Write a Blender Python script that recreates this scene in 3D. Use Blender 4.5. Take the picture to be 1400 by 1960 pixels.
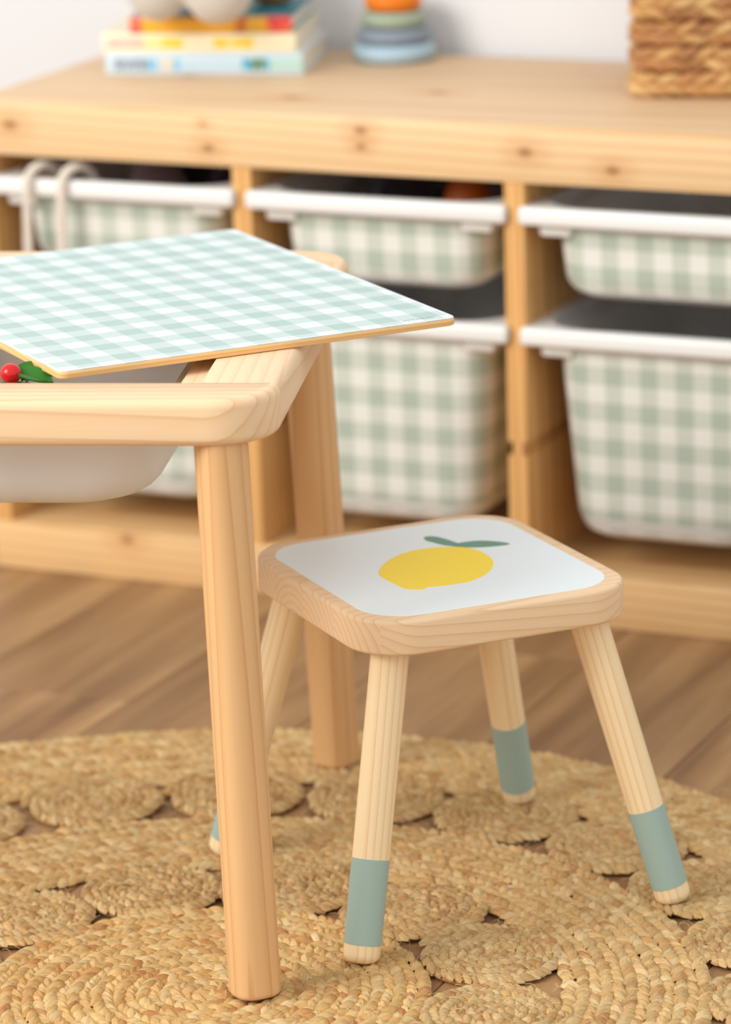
import bpy, bmesh, math, random
import numpy as np
from mathutils import Vector, Matrix

# ------------------------------------------------------------------ scene, camera, light
scene = bpy.context.scene
for o in list(bpy.data.objects):
    bpy.data.objects.remove(o, do_unlink=True)
COL = scene.collection

CAM_POS = Vector((2.10048, -3.67405, 1.21675))
YAW, PITCH, ROLL, FPX = -0.422596, 0.270171, -0.02753, 7595.3
fw = Vector((math.sin(YAW)*math.cos(PITCH), math.cos(YAW)*math.cos(PITCH), -math.sin(PITCH)))
rt = Vector((math.cos(YAW), -math.sin(YAW), 0))
up = rt.cross(fw)
rt, up = rt*math.cos(ROLL)+up*math.sin(ROLL), up*math.cos(ROLL)-rt*math.sin(ROLL)
cd = bpy.data.cameras.new('camera')
cam = bpy.data.objects.new('camera', cd)
COL.objects.link(cam)
cam.matrix_world = Matrix(((rt.x, up.x, -fw.x, CAM_POS.x), (rt.y, up.y, -fw.y, CAM_POS.y),
                           (rt.z, up.z, -fw.z, CAM_POS.z), (0, 0, 0, 1)))
cd.sensor_fit = 'VERTICAL'
cd.sensor_height = 36.0
cd.lens = FPX/1960*36.0
cd.clip_start = .05
cd.dof.use_dof = True
cd.dof.focus_distance = 3.17
cd.dof.aperture_fstop = 4.3
scene.camera = cam

world = bpy.data.worlds.new('room_light')
scene.world = world
world.use_nodes = True
bgn = world.node_tree.nodes['Background']
bgn.inputs[0].default_value = (.97, .985, 1.0, 1)
bgn.inputs[1].default_value = .80

def area(name, loc, target, sx, sy, power, col):
    l = bpy.data.lights.new(name, 'AREA')
    l.shape = 'RECTANGLE'; l.size = sx; l.size_y = sy; l.energy = power; l.color = col
    o = bpy.data.objects.new(name, l)
    COL.objects.link(o)
    o.location = loc
    o.rotation_euler = (Vector(target)-Vector(loc)).to_track_quat('-Z', 'Y').to_euler()
    return o
area('window_daylight', (-1.2, -3.4, 2.4), (.7, -.5, .25), 2.0, 1.8, 96, (1.0, .975, .94))

scene.view_settings.view_transform = 'Standard'
scene.view_settings.look = 'None'
scene.view_settings.gamma = 1
scene.view_settings.use_curve_mapping = False
scene.view_settings.exposure = 0.36

random.seed(7)
rng = np.random.default_rng(7)

# ------------------------------------------------------------------ helpers
def S(r, g, b):
    f = lambda c: (c/255/12.92) if c/255 <= .04045 else ((c/255+.055)/1.055)**2.4
    return (f(r), f(g), f(b), 1)

def obj(name, me, mat=None, parent=None, loc=None, rot=None, smooth=True, label=None):
    if isinstance(me, bmesh.types.BMesh):
        m = bpy.data.meshes.new(name); me.to_mesh(m); me.free(); me = m
    o = bpy.data.objects.new(name, me)
    COL.objects.link(o)
    if mat is not None and not me.materials:
        me.materials.append(mat)
    if smooth:
        me.polygons.foreach_set('use_smooth', [True]*len(me.polygons))
        try: me.set_sharp_from_angle(angle=math.radians(38))
        except Exception: pass
    if parent: o.parent = parent
    if loc: o.location = loc
    if rot: o.rotation_euler = rot
    if label: o['label'] = label
    return o

def thing(name, label, cat, loc=(0, 0, 0), rz=0, group=None):
    o = bpy.data.objects.new(name, None)
    o.empty_display_size = .05
    COL.objects.link(o)
    o.location = loc; o.rotation_euler = (0, 0, rz)
    return tag(o, label, cat, group)

def tag(o, label, cat, group=None):
    o['label'] = label; o['category'] = cat
    if group: o['group'] = group
    return o

def struct(o):
    o['kind'] = 'structure'
    return o

def box(x0, x1, y0, y1, z0, z1, bev=0, seg=3, bm=None):
    own = bm is None
    b = bmesh.new()
    vs = [b.verts.new((x, y, z)) for z in (z0, z1) for y in (y0, y1) for x in (x0, x1)]
    for q in ((0, 2, 3, 1), (4, 5, 7, 6), (0, 1, 5, 4), (2, 6, 7, 3), (0, 4, 6, 2), (1, 3, 7, 5)):
        b.faces.new([vs[i] for i in q])
    if bev:
        bmesh.ops.bevel(b, geom=list(b.edges), offset=bev, segments=seg, profile=.5, affect='EDGES')
    if own: return b
    m = bpy.data.meshes.new('t'); b.to_mesh(m); b.free(); bm.from_mesh(m); bpy.data.meshes.remove(m)
    return bm

def rrect(w, d, r, n=6, cx=0, cy=0):
    """rounded rectangle outline, counter-clockwise, 4*(n+1) points; r may be 4 radii (+x+y,-x+y,-x-y,+x-y)"""
    rs = r if hasattr(r, '__len__') else (r,)*4
    pts = []
    for k, (sx, sy, a0) in enumerate(((1, 1, 0), (-1, 1, 90), (-1, -1, 180), (1, -1, 270))):
        rr = rs[k]
        for i in range(n+1):
            a = math.radians(a0+90*i/n)
            pts.append((cx+sx*(w/2-rr)+rr*math.cos(a), cy+sy*(d/2-rr)+rr*math.sin(a)))
    return pts

def loft(rings, cap0=True, cap1=True, bm=None, closed=True):
    bm = bm or bmesh.new()
    R = [[bm.verts.new(p) for p in ring] for ring in rings]
    n = len(R[0])
    for a, b in zip(R[:-1], R[1:]):
        for i in range(n if closed else n-1):
            j = (i+1) % n
            bm.faces.new((a[i], a[j], b[j], b[i]))
    if cap0: bm.faces.new(R[0][::-1])
    if cap1: bm.faces.new(R[-1])
    return bm

def slab(outline, z0, z1, bev=.003, seg=3, inset=None):
    """extruded outline with rounded top and bottom edges; outline given as function of inset"""
    rings = []
    for i in range(seg+1):
        a = math.pi/2*i/seg
        rings.append([(x, y, z0+bev*(1-math.sin(a))) for x, y in outline(bev*(1-math.cos(a)))][:])
    rings = []
    for i in range(seg+1):
        a = math.pi/2*i/seg
        rings.append([(x, y, z0+bev-bev*math.cos(a)) for x, y in outline(bev-bev*math.sin(a))])
    for i in range(seg+1):
        a = math.pi/2*i/seg
        rings.append([(x, y, z1-bev+bev*math.sin(a)) for x, y in outline(bev-bev*math.cos(a))])
    return loft(rings)

def lathe(profile, n=40, bm=None, cap0=False, cap1=False):
    rings = [[(r*math.cos(2*math.pi*i/n), r*math.sin(2*math.pi*i/n), z) for i in range(n)] for r, z in profile]
    return loft(rings, cap0, cap1, bm)

def tube(path, r, n=8, bm=None, cap=True):
    path = [Vector(p) for p in path]
    rings = []
    prev = None
    for i, p in enumerate(path):
        t = (path[min(i+1, len(path)-1)]-path[max(i-1, 0)]).normalized()
        if prev is None:
            a = t.cross(Vector((0, 0, 1)))
            if a.length < .1: a = t.cross(Vector((1, 0, 0)))
            a.normalize()
        else:
            a = (prev-t*prev.dot(t)).normalized()
        prev = a
        b = t.cross(a)
        rr = r(i/(len(path)-1)) if callable(r) else r
        rings.append([tuple(p+a*rr*math.cos(2*math.pi*k/n)+b*rr*math.sin(2*math.pi*k/n)) for k in range(n)])
    return loft(rings, cap, cap, bm)

def ellipsoid(c, r, bm=None, u=20, v=12, rot=None):
    bm = bm or bmesh.new()
    M = Matrix.Translation(c) @ (rot or Matrix.Identity(4)) @ Matrix.Diagonal((r[0], r[1], r[2], 1))
    bmesh.ops.create_uvsphere(bm, u_segments=u, v_segments=v, radius=1, matrix=M)
    return bm

# ------------------------------------------------------------------ materials
def new_mat(name):
    m = bpy.data.materials.new(name); m.use_nodes = True
    nt = m.node_tree
    return m, nt, nt.nodes['Principled BSDF']

def N(nt, t, **kw):
    n = nt.nodes.new('ShaderNode'+t)
    for k, v in kw.items(): setattr(n, k, v)
    return n

def M_(nt, op, a, b=None, c=None, clamp=False):
    n = N(nt, 'Math', operation=op, use_clamp=clamp)
    for i, v in enumerate((a, b, c)):
        if v is None: continue
        if isinstance(v, (int, float)): n.inputs[i].default_value = v
        else: nt.links.new(v, n.inputs[i])
    return n.outputs[0]

def VM(nt, op, a, b):
    n = N(nt, 'VectorMath', operation=op)
    for i, v in enumerate((a, b)):
        if isinstance(v, tuple): n.inputs[i].default_value = v
        else: nt.links.new(v, n.inputs[i])
    return n.outputs['Value'] if op in ('LENGTH', 'DISTANCE') else n.outputs[0]

def mix(nt, fac, a, b, blend='MIX'):
    n = N(nt, 'Mix', data_type='RGBA', blend_type=blend)
    for s, v in ((n.inputs[0], fac), (n.inputs[6], a), (n.inputs[7], b)):
        if isinstance(v, (int, float, tuple)): s.default_value = v
        else: nt.links.new(v, s)
    return n.outputs[2]

def ramp(nt, fac, stops, interp='LINEAR'):
    n = N(nt, 'ValToRGB')
    cr = n.color_ramp; cr.interpolation = interp
    while len(cr.elements) < len(stops): cr.elements.new(.5)
    for e, (p, c) in zip(cr.elements, stops):
        e.position = p; e.color = c
    nt.links.new(fac, n.inputs[0])
    return n.outputs[0]

def noise(nt, vec, scale, detail=2, rough=.5):
    n = N(nt, 'TexNoise')
    n.inputs['Scale'].default_value = scale; n.inputs['Detail'].default_value = detail
    n.inputs['Roughness'].default_value = rough
    if vec is not None: nt.links.new(vec, n.inputs['Vector'])
    return n.outputs['Fac']

def bump(nt, bsdf, h, strength, dist):
    b = N(nt, 'Bump'); b.inputs['Strength'].default_value = strength; b.inputs['Distance'].default_value = dist
    nt.links.new(h, b.inputs['Height']); nt.links.new(b.outputs[0], bsdf.inputs['Normal'])

def plain(name, col, rough=.5, spec=.4, fuzz=0, var=0):
    m, nt, bs = new_mat(name)
    bs.inputs['Base Color'].default_value = col
    bs.inputs['Roughness'].default_value = rough
    bs.inputs['Specular IOR Level'].default_value = spec
    tc = N(nt, 'TexCoord')
    if var:
        f = noise(nt, tc.outputs['Object'], 30, 3)
        d = tuple(c*(1-var) for c in col[:3])+(1,)
        nt.links.new(mix(nt, f, col, d), bs.inputs['Base Color'])
    if fuzz:
        bump(nt, bs, noise(nt, tc.outputs['Object'], fuzz, 4, .7), .6, .002)
        bs.inputs['Sheen Weight'].default_value = .5
    return m

def wood(name, light, mid, dark, axis='X', ring=.006, off=(.02, -.05), tilt=.04, amp=.006, nsc=6, rough=.5,
         knots=(), lam=0, contrast=1.0, rand=1.0):
    """solid pine: year rings round an axis along the grain; lam = width of glued staves across the grain"""
    m, nt, bs = new_mat(name)
    tc = N(nt, 'TexCoord')
    sep = N(nt, 'SeparateXYZ'); nt.links.new(tc.outputs['Object'], sep.inputs[0])
    ax = {'X': 0, 'Y': 1, 'Z': 2}[axis]
    a = sep.outputs[ax]; b = sep.outputs[(ax+1) % 3]; c = sep.outputs[(ax+2) % 3]
    oi = N(nt, 'ObjectInfo')
    rnd = M_(nt, 'MULTIPLY', oi.outputs['Random'], rand)
    a = M_(nt, 'ADD', a, M_(nt, 'MULTIPLY', rnd, 3.7))
    tone = None
    bb = b
    if lam:
        idx = M_(nt, 'FLOOR', M_(nt, 'DIVIDE', b, lam))
        wn = N(nt, 'TexWhiteNoise', noise_dimensions='1D')
        nt.links.new(idx, wn.inputs['W'])
        tone = wn.outputs['Value']
        loc = M_(nt, 'SUBTRACT', b, M_(nt, 'MULTIPLY', M_(nt, 'ADD', idx, .5), lam))
        bb = M_(nt, 'ADD', loc, M_(nt, 'MULTIPLY', M_(nt, 'SUBTRACT', tone, .5), lam*1.6))
        a = M_(nt, 'ADD', a, M_(nt, 'MULTIPLY', tone, 5.3))
    cv = N(nt, 'CombineXYZ')
    nt.links.new(M_(nt, 'MULTIPLY', a, .35), cv.inputs[0]); nt.links.new(bb, cv.inputs[1]); nt.links.new(c, cv.inputs[2])
    nz = M_(nt, 'MULTIPLY', M_(nt, 'SUBTRACT', noise(nt, cv.outputs[0], nsc, 2), .5), amp*2)
    db = M_(nt, 'SUBTRACT', bb, M_(nt, 'ADD', off[0], M_(nt, 'MULTIPLY', rnd, .01)))
    dc = M_(nt, 'SUBTRACT', c, off[1])
    r = M_(nt, 'SQRT', M_(nt, 'ADD', M_(nt, 'MULTIPLY', db, db), M_(nt, 'MULTIPLY', dc, dc)))
    r = M_(nt, 'ADD', r, M_(nt, 'ADD', nz, M_(nt, 'MULTIPLY', a, tilt)))
    fr = M_(nt, 'FRACT', M_(nt, 'DIVIDE', r, ring))
    base = ramp(nt, fr, [(0, light), (.45, light), (.8, mid), (.93, dark), (1, light)])
    cf = N(nt, 'CombineXYZ')
    nt.links.new(M_(nt, 'MULTIPLY', a, .03), cf.inputs[0]); nt.links.new(bb, cf.inputs[1]); nt.links.new(c, cf.inputs[2])
    fib = noise(nt, cf.outputs[0], 420, 3, .6)
    col = mix(nt, M_(nt, 'MULTIPLY', fib, .28), base, mid)
    big = noise(nt, cv.outputs[0], 9, 2)
    col = mix(nt, M_(nt, 'MULTIPLY', big, .35), col, mid)
    if contrast < 1:
        col = mix(nt, contrast, mix(nt, .35, light, mid), col)
    if tone is not None:
        col = mix(nt, M_(nt, 'MULTIPLY', tone, .22), col, dark)
    for (kx, ky, kz, kr) in knots:
        d = VM(nt, 'SUBTRACT', tc.outputs['Object'], (kx, ky, kz))
        d = VM(nt, 'MULTIPLY', d, (.62 if ax == 0 else 1, .62 if ax == 1 else 1, .62 if ax == 2 else 1))
        L = VM(nt, 'LENGTH', d, d)
        k1 = M_(nt, 'SMOOTH_MIN', 1, M_(nt, 'DIVIDE', L, kr), .3)
        col = mix(nt, M_(nt, 'POWER', M_(nt, 'SUBTRACT', 1, k1, clamp=True), .8), col, S(112, 62, 30))
        k2 = M_(nt, 'MULTIPLY', M_(nt, 'SUBTRACT', 1, M_(nt, 'DIVIDE', L, kr*3.5), clamp=True), .45)
        col = mix(nt, k2, col, S(196, 130, 70))
    nt.links.new(col, bs.inputs['Base Color'])
    bs.inputs['Roughness'].default_value = rough
    bs.inputs['Specular IOR Level'].default_value = .35
    bump(nt, bs, fib, .12, .001)
    return m

def gingham(name, period, ph, white, light, dark, coord='Object', ang=0, chan=(0, 1), rough=.4):
    m, nt, bs = new_mat(name)
    tc = N(nt, 'TexCoord')
    sep = N(nt, 'SeparateXYZ'); nt.links.new(tc.outputs[coord], sep.inputs[0])
    st = []
    for k in (0, 1):
        f = M_(nt, 'FRACT', M_(nt, 'DIVIDE', M_(nt, 'ADD', sep.outputs[chan[k]], 10*period-ph[k]), period))
        st.append(M_(nt, 'GREATER_THAN', f, .5))
    s = M_(nt, 'DIVIDE', M_(nt, 'ADD', st[0], st[1]), 2)
    nt.links.new(ramp(nt, s, [(0, white), (.3, light), (.8, dark)], 'CONSTANT'), bs.inputs['Base Color'])
    bs.inputs['Roughness'].default_value = rough
    bs.inputs['Specular IOR Level'].default_value = .3
    return m

MAT = {}
MAT['shelf_x'] = wood('pine_shelf_front', S(238, 200, 146), S(228, 184, 126), S(206, 150, 92), 'X', .011, (.13, -.2), .018, .01, 3)
MAT['shelf_apron'] = wood('pine_shelf_apron', S(240, 207, 160), S(231, 191, 140), S(210, 160, 106), 'X', .012, (.13, -.2), .018, .012, 3, rand=0,
    knots=((.28, 0, .481, .0055), (.455, 0, .508, .006), (.455, 0, .491, .0045), (.636, 0, .494, .0065), (.73, 0, .480, .006), (.045, 0, .495, .007), (.275, 0, .506, .003), (.455, .14, .52, .012), (.36, .25, .52, .012)))
MAT['shelf_rail'] = wood('pine_shelf_rail', S(238, 200, 146), S(228, 184, 126), S(206, 150, 92), 'X', .011, (.13, -.2), .018, .01, 3, rand=0,
    knots=((.165, 0, .046, .007), (.79, .02, .054, .007), (.70, 0, .03, .005), (.42, 0, .02, .005)))
MAT['shelf_top'] = wood('pine_shelf_top', S(222, 191, 153), S(212, 178, 138), S(194, 152, 108), 'X', .012, (.2, -.35), .02, .012, 3, lam=.11, contrast=.7,
    knots=((.33, .10, .52, .009), (.47, .17, .52, .009), (.16, .2, .52, .007)))
MAT['shelf_z'] = wood('pine_shelf_post', S(232, 184, 120), S(220, 164, 96), S(192, 126, 64), 'Z', .012, (.1, -.15), .02, .01, 3)
MAT['table'] = wood('pine_table_rail', S(240, 210, 170), S(230, 190, 144), S(206, 156, 108), 'X', .010, (.02, .30), .02, .008, 4, lam=.0, contrast=.6)
MAT['table_end'] = wood('pine_table_end', S(240, 210, 174), S(230, 192, 150), S(208, 162, 116), 'Y', .010, (.30, .05), .02, .008, 4, contrast=.5)
MAT['table_leg'] = wood('pine_table_leg', S(226, 184, 132), S(214, 166, 112), S(192, 138, 88), 'Z', .011, (.012, .035), .016, .008, 3, contrast=.75)
MAT['seat_wood'] = wood('pine_seat', S(240, 210, 172), S(230, 194, 150), S(210, 162, 114), 'X', .0068, (.0, .238), .05, .009, 5, lam=.06, rand=0, contrast=.7)
MAT['stool_leg'] = wood('pine_stool_leg', S(248, 226, 184), S(240, 208, 158), S(222, 172, 118), 'Z', .0062, (.006, .028), .012, .004, 4, contrast=.8)
MAT['ply'] = wood('birch_ply_edge', S(242, 200, 138), S(230, 180, 112), S(210, 150, 84), 'X', .004, (.0, -3), .0, .001, 3)
MAT['white_plastic'] = plain('white_plastic', S(238, 238, 234), .35, .5)
def translucent(name, col, k):
    m, nt, bs = new_mat(name)
    bs.inputs['Base Color'].default_value = col; bs.inputs['Roughness'].default_value = .35
    tr = N(nt, 'BsdfTranslucent'); tr.inputs[0].default_value = col
    mx = N(nt, 'MixShader'); mx.inputs[0].default_value = k
    nt.links.new(bs.outputs[0], mx.inputs[1]); nt.links.new(tr.outputs[0], mx.inputs[2])
    nt.links.new(mx.outputs[0], nt.nodes['Material Output'].inputs[0])
    return m
MAT['tub_plastic'] = translucent('translucent_white_plastic', S(246, 246, 245), .25)
MAT['seat_white'] = plain('white_laminate', S(230, 239, 241), .38, .3)
MAT['lemon'] = plain('lemon_yellow_print', S(252, 220, 30), .42, .3)
MAT['leaf'] = plain('leaf_green_print', S(92, 142, 116), .42, .3)
MAT['sage'] = plain('sage_green_paint', S(158, 181, 171), .5, .3)
MAT['lettering'] = plain('grey_lettering', S(96, 108, 108), .6, .2)
MAT['bin_gingham'] = gingham('sage_gingham_vinyl', .0380, (0, 0), S(233, 234, 226), S(207, 213, 200), S(178, 191, 176), 'UV')
MAT['board_gingham'] = gingham('sage_gingham_board', .0381, (.0139, .0039), S(217, 228, 229), S(192, 207, 202), S(170, 192, 186), rough=.55)
MAT['rope'] = plain('white_cotton_rope', S(232, 222, 208), .9, .1)
MAT['plush'] = plain('cream_plush', S(214, 206, 194), 1, .05, fuzz=420, var=.12)
MAT['charcoal'] = plain('charcoal_felt', S(58, 48, 54), .95, .1, fuzz=300)
MAT['mauve'] = plain('mauve_grey_cloth', S(150, 122, 122), .95, .1, fuzz=300)
MAT['orange_toy'] = plain('burnt_orange_toy', S(198, 92, 22), .5, .3)
MAT['tomato'] = plain('tomato_red', S(206, 8, 14), .18, .5)
MAT['toy_leaf'] = plain('toy_leaf_green', S(48, 122, 22), .5, .4, var=.35)
MAT['ring_light_blue'] = plain('light_blue_silicone', S(172, 198, 212), .55, .3)
MAT['ring_slate'] = plain('slate_blue_silicone', S(136, 148, 162), .55, .3)
MAT['ring_sage'] = plain('sage_silicone', S(160, 174, 152), .55, .3)
MAT['ring_orange'] = plain('orange_silicone', S(226, 122, 14), .5, .3)
MAT['turned_wood'] = wood('brown_turned_wood', S(196, 140, 88), S(176, 118, 68), S(140, 88, 46), 'X', .007)
MAT['pages'] = plain('book_pages', S(236, 228, 214), .8, .1)

# wall
m, nt, bs = new_mat('painted_wall'); MAT['wall'] = m
tc = N(nt, 'TexCoord')
bs.inputs['Base Color'].default_value = S(226, 227, 228); bs.inputs['Roughness'].default_value = .85
bump(nt, bs, noise(nt, tc.outputs['Object'], 160, 3), .08, .002)

# floor plank: oak laminate, per-plank tone
m, nt, bs = new_mat('brown_oak_plank'); MAT['plank'] = m
tc = N(nt, 'TexCoord'); oi = N(nt, 'ObjectInfo')
sep = N(nt, 'SeparateXYZ'); nt.links.new(tc.outputs['Object'], sep.inputs[0])
cv = N(nt, 'CombineXYZ')
nt.links.new(sep.outputs[0], cv.inputs[0])
nt.links.new(M_(nt, 'ADD', M_(nt, 'MULTIPLY', sep.outputs[1], .07), M_(nt, 'MULTIPLY', oi.outputs['Random'], 7)), cv.inputs[1])
f1 = noise(nt, cv.outputs[0], 18, 4, .6); f2 = noise(nt, cv.outputs[0], 150, 3, .6)
col = ramp(nt, f1, [(.34, S(122, 88, 56)), (.5, S(164, 124, 82)), (.66, S(196, 156, 108))])
col = mix(nt, M_(nt, 'MULTIPLY', f2, .4), col, S(144, 108, 74))
col = mix(nt, M_(nt, 'MULTIPLY', oi.outputs['Random'], .35), col, S(140, 106, 76))
nt.links.new(col, bs.inputs['Base Color'])
bs.inputs['Roughness'].default_value = .48; bs.inputs['Specular IOR Level'].default_value = .25
bump(nt, bs, f2, .1, .001)

# jute: per-strand tint stored on the mesh, fibres along the strand from its UVs
def fibre_mat(name, mul=1.0):
    m, nt, bs = new_mat(name)
    at = N(nt, 'Attribute'); at.attribute_name = 'tint'
    uv = N(nt, 'UVMap')
    mp = N(nt, 'Mapping'); mp.inputs['Scale'].default_value = (2.2, 30, 1)
    nt.links.new(uv.outputs[0], mp.inputs[0])
    f = noise(nt, mp.outputs[0], 1.0, 3, .65)
    c1 = mix(nt, M_(nt, 'MULTIPLY', M_(nt, 'SUBTRACT', f, .35, clamp=True), 1.3), at.outputs['Color'], S(250, 226, 176))
    c2 = mix(nt, M_(nt, 'MULTIPLY', M_(nt, 'SUBTRACT', .5, f, clamp=True), 2.4), c1, S(176, 118, 60))
    nt.links.new(c2, bs.inputs['Base Color'])
    bs.inputs['Roughness'].default_value = .8; bs.inputs['Specular IOR Level'].default_value = .2
    bump(nt, bs, f, .9, .0012)
    return m
MAT['jute'] = fibre_mat('golden_jute')
MAT['hyacinth'] = fibre_mat('water_hyacinth')
MAT['jute_hair'] = plain('jute_hair', S(238, 214, 160), .7, .2)

# ------------------------------------------------------------------ the room
o = struct(obj('wall_back', box(-2.2, 3.2, .428, .53, 0, 2.5), MAT['wall'], smooth=False))
floor = struct(obj('floor', box(-2.2, 3.2, -4.6, .428, -.03, -.004), plain('floor_joint', S(70, 52, 38), .8), smooth=False))
pw = .19
plank_mesh = {}
for i in range(-4, 13):
    x0 = -.02+i*pw
    y = -2.6-((i*7) % 5)*.27
    while y < .42:
        y1 = min(y+1.38, .425)
        L = round(y1-y, 3)
        if L > .05 and y1 > -1.8:
            if L not in plank_mesh:
                b = box(0, pw-.0012, 0, L-.0015, -.008, 0, .0007, 1)
                me = bpy.data.meshes.new('plank'); b.to_mesh(me); b.free(); me.materials.append(MAT['plank'])
                plank_mesh[L] = me
            p = bpy.data.objects.new('plank', plank_mesh[L]); COL.objects.link(p)
            p.parent = floor; p.location = (x0, y, 0)
        y += 1.38

# ------------------------------------------------------------------ storage frame
W_, H_, D_ = .94, .52, .412
T = .021
CX = [T, .327, .633]                       # right faces of the left side panel and the two dividers
GR = [.4295, .3045, .1835]                 # groove heights
frame = thing('storage_frame', 'low pine storage frame holding gingham bins against the white wall', 'shelf unit')

def groove_panel(xl, left, right):
    gd, gh = .0055, .0075
    zs = [.054]
    for g in sorted(GR): zs += [g-gh, g+gh]
    zs.append(.462)
    b = bmesh.new()
    for k in range(len(zs)-1):                 # solid stretch, grooved neck, solid stretch ...
        neck = k % 2 == 1
        box(xl+(gd if neck and left else 0), xl+T-(gd if neck and right else 0), 0, D_-.006, zs[k], zs[k+1], 0, 1, b)
    return b
obj('front_apron', box(-.003, W_+.003, -.001, .019, .462, H_-.0005, .0025, 2), MAT['shelf_apron'], frame)
obj('top_board', box(-.003, W_+.003, .0185, D_, .499, H_, .002, 2), MAT['shelf_top'], frame)
obj('side_panel', groove_panel(0, False, True), MAT['shelf_z'], frame, smooth=False)
obj('side_panel', groove_panel(W_-T, True, False), MAT['shelf_z'], frame, smooth=False)
for x in CX[1:]:
    obj('divider_panel', groove_panel(x-T, True, True), MAT['shelf_z'], frame, smooth=False)
obj('bottom_rail', box(.0, W_, -.002, .018, 0, .054, .003, 2), MAT['shelf_rail'], frame)
obj('bottom_board', box(T*.2, W_-T*.2, .0175, D_-.005, .036, .0535, .0015, 1), MAT['shelf_x'], frame)
for x in (0, W_-T):
    obj('foot_block', box(x, x+T, .03, D_-.005, 0, .0375, .001, 1), MAT['shelf_z'], frame)

# ------------------------------------------------------------------ storage bins
def make_bin(name, label, zt, zb, xc, group, stickered=True, yb=.006, depth=.385, ry=0, wt=.237, rv=0):
    """x centred, local y from the front, local z from the rim top"""
    t = thing(name, label, 'storage bin', (xc, 0, 0), 0, group)
    n = 7
    h = zt-zb
    wb = wt-.042 if h > .15 else wt-.020
    cy = yb+depth/2
    rz = .026
    def sec(z, w_off=0., f=0.):
        k = (z-zb)/h
        w = wb+(wt-wb)*k-2*f-2*w_off; d = depth-.012*(1-k)-2*f-2*w_off
        return [(x, y, z) for x, y in rrect(w, d, max(.036-f*.5, .008), n, 0, cy)]
    rings = []
    for i in range(5):
        a = math.pi/2*i/4
        rings.append(sec(zb+rz*(1-math.cos(a)), 0, rz*(1-math.sin(a))))
    for k in (.3, .65, .88): rings.append(sec(zb+rz+(h-rz-.006)*k))
    fl = lambda z, o_: [(x, y, z) for x, y in rrect(wt+.024-2*o_, depth+.004-2*o_, .05, n, 0, cy)]
    rings += [fl(zt-.0095, 0), fl(zt-.002, 0), fl(zt-.002, .0022), fl(zt-.0085, .0022)]
    rings += [sec(z, .0022, f) for z, f in ((zt-.019, 0), (zb+.02, 0), (zb+.008, .004), (zb+.003, .014))]
    obj('bin_body', loft(rings), MAT['tub_plastic'], t)
    # rim: flat flange that rides in the grooves, with a taller front lip
    ow, y0, y1 = .2945, -.008, .40
    inn = [(x, y) for x, y in rrect(wt+.024-.001, depth+.003, .05, n, 0, cy)]
    out = [(x, y) for x, y in rrect(ow, y1-y0, (.012, .012, .022, .022), n, 0, (y0+y1)/2)]
    b = bmesh.new()
    zz = zt-.009
    rr = [[(x, y, zz) for x, y in inn], [(x, y, zz) for x, y in out],
          [(x, y, zt-.001) for x, y in out], [(x*.997, y*.997, zt) for x, y in out], [(x, y, zt) for x, y in inn], [(x, y, zz) for x, y in inn]]
    loft(rr, False, False, b)
    bmesh.ops.remove_doubles(b, verts=list(b.verts), dist=1e-6)
    obj('rim', b, MAT['white_plastic'], t)
    b = box(-ow/2+.001, ow/2-.001, -.0098, .0030, zt-.0185, zt+.0006, .0045, 3)
    obj('front_lip', b, MAT['white_plastic'], t)
    for s in (-1, 1):
        obj('corner_tab', box(s*.110-.018, s*.110+.018, .002, .045, zt-.031, zt-.0085, .005, 2), MAT['white_plastic'], t)
    if stickered:
        # printed vinyl wrapped over the front face and round its corners
        ks = list(range(2*(n+1)+2, 4*(n+1)-1))
        rows = []
        for z in np.linspace(zb+.010, zt-.024, 12):
            f = 0
            if z < zb+rz:
                a = math.acos(1-(z-zb)/rz); f = rz*(1-math.sin(a))
            q = sec(z, -.0007, f)
            a_, b_ = Vector(q[4*(n+1)-1]), Vector(q[0])
            rows.append([q[k] for k in ks]+[q[4*(n+1)-1]]+[tuple(a_.lerp(b_, k)) for k in (.15, .3, .45)])
        b = bmesh.new()
        uvl = b.loops.layers.uv.new('UVMap')
        R = [[b.verts.new(p) for p in row] for row in rows]
        us = []
        for row in rows:
            mid = len(row)//2
            acc = [0]
            for p, q in zip(row[:-1], row[1:]): acc.append(acc[-1]+math.dist(p, q))
            c0 = (acc[n-2]+acc[n-1])/2
            us.append([v-c0 for v in acc])
        for i in range(len(R)-1):
            for j in range(len(rows[0])-1):
                f = b.faces.new((R[i][j], R[i][j+1], R[i+1][j+1], R[i+1][j]))
                for lp, (ii, jj) in zip(f.loops, ((i, j), (i, j+1), (i+1, j+1), (i+1, j))):
                    lp[uvl].uv = (us[ii][jj]+1.0+ry, rows[ii][jj][2]+1.0-zb+rv)
        obj('gingham_sticker', b, MAT['bin_gingham'], t, label='sage green gingham print on the bin front')
    return t
xcs = [(CX[i]+CX[i]+.285)/2 for i in range(3)]
BT, BB = .4385, .3405
LT, LB = .3135, .0890
gs, gd_ = 'shallow gingham bins in the top row', 'deep gingham bins in the bottom row'
make_bin('shallow_bin', 'shallow gingham bin with two white ropes hanging over its rim', BT, BB, xcs[0], gs, ry=-.012, rv=-.013)
make_bin('shallow_bin', 'shallow gingham bin between the two pine dividers with an orange toy inside', BT, BB, xcs[1], gs, ry=-.0154, rv=-.0144)
make_bin('shallow_bin', 'shallow gingham bin with nothing showing above its rim, under the woven basket end', BT, BB, xcs[2], gs, ry=-.0064, rv=-.0118)
make_bin('deep_bin', 'deep gingham bin mostly hidden behind the pine table', LT, LB, xcs[0], gd_, ry=-.006, rv=-.0084)
make_bin('deep_bin', 'deep gingham bin between the two pine dividers behind the table leg', LT, LB, xcs[1], gd_, ry=-.0139, rv=-.0055)
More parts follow.
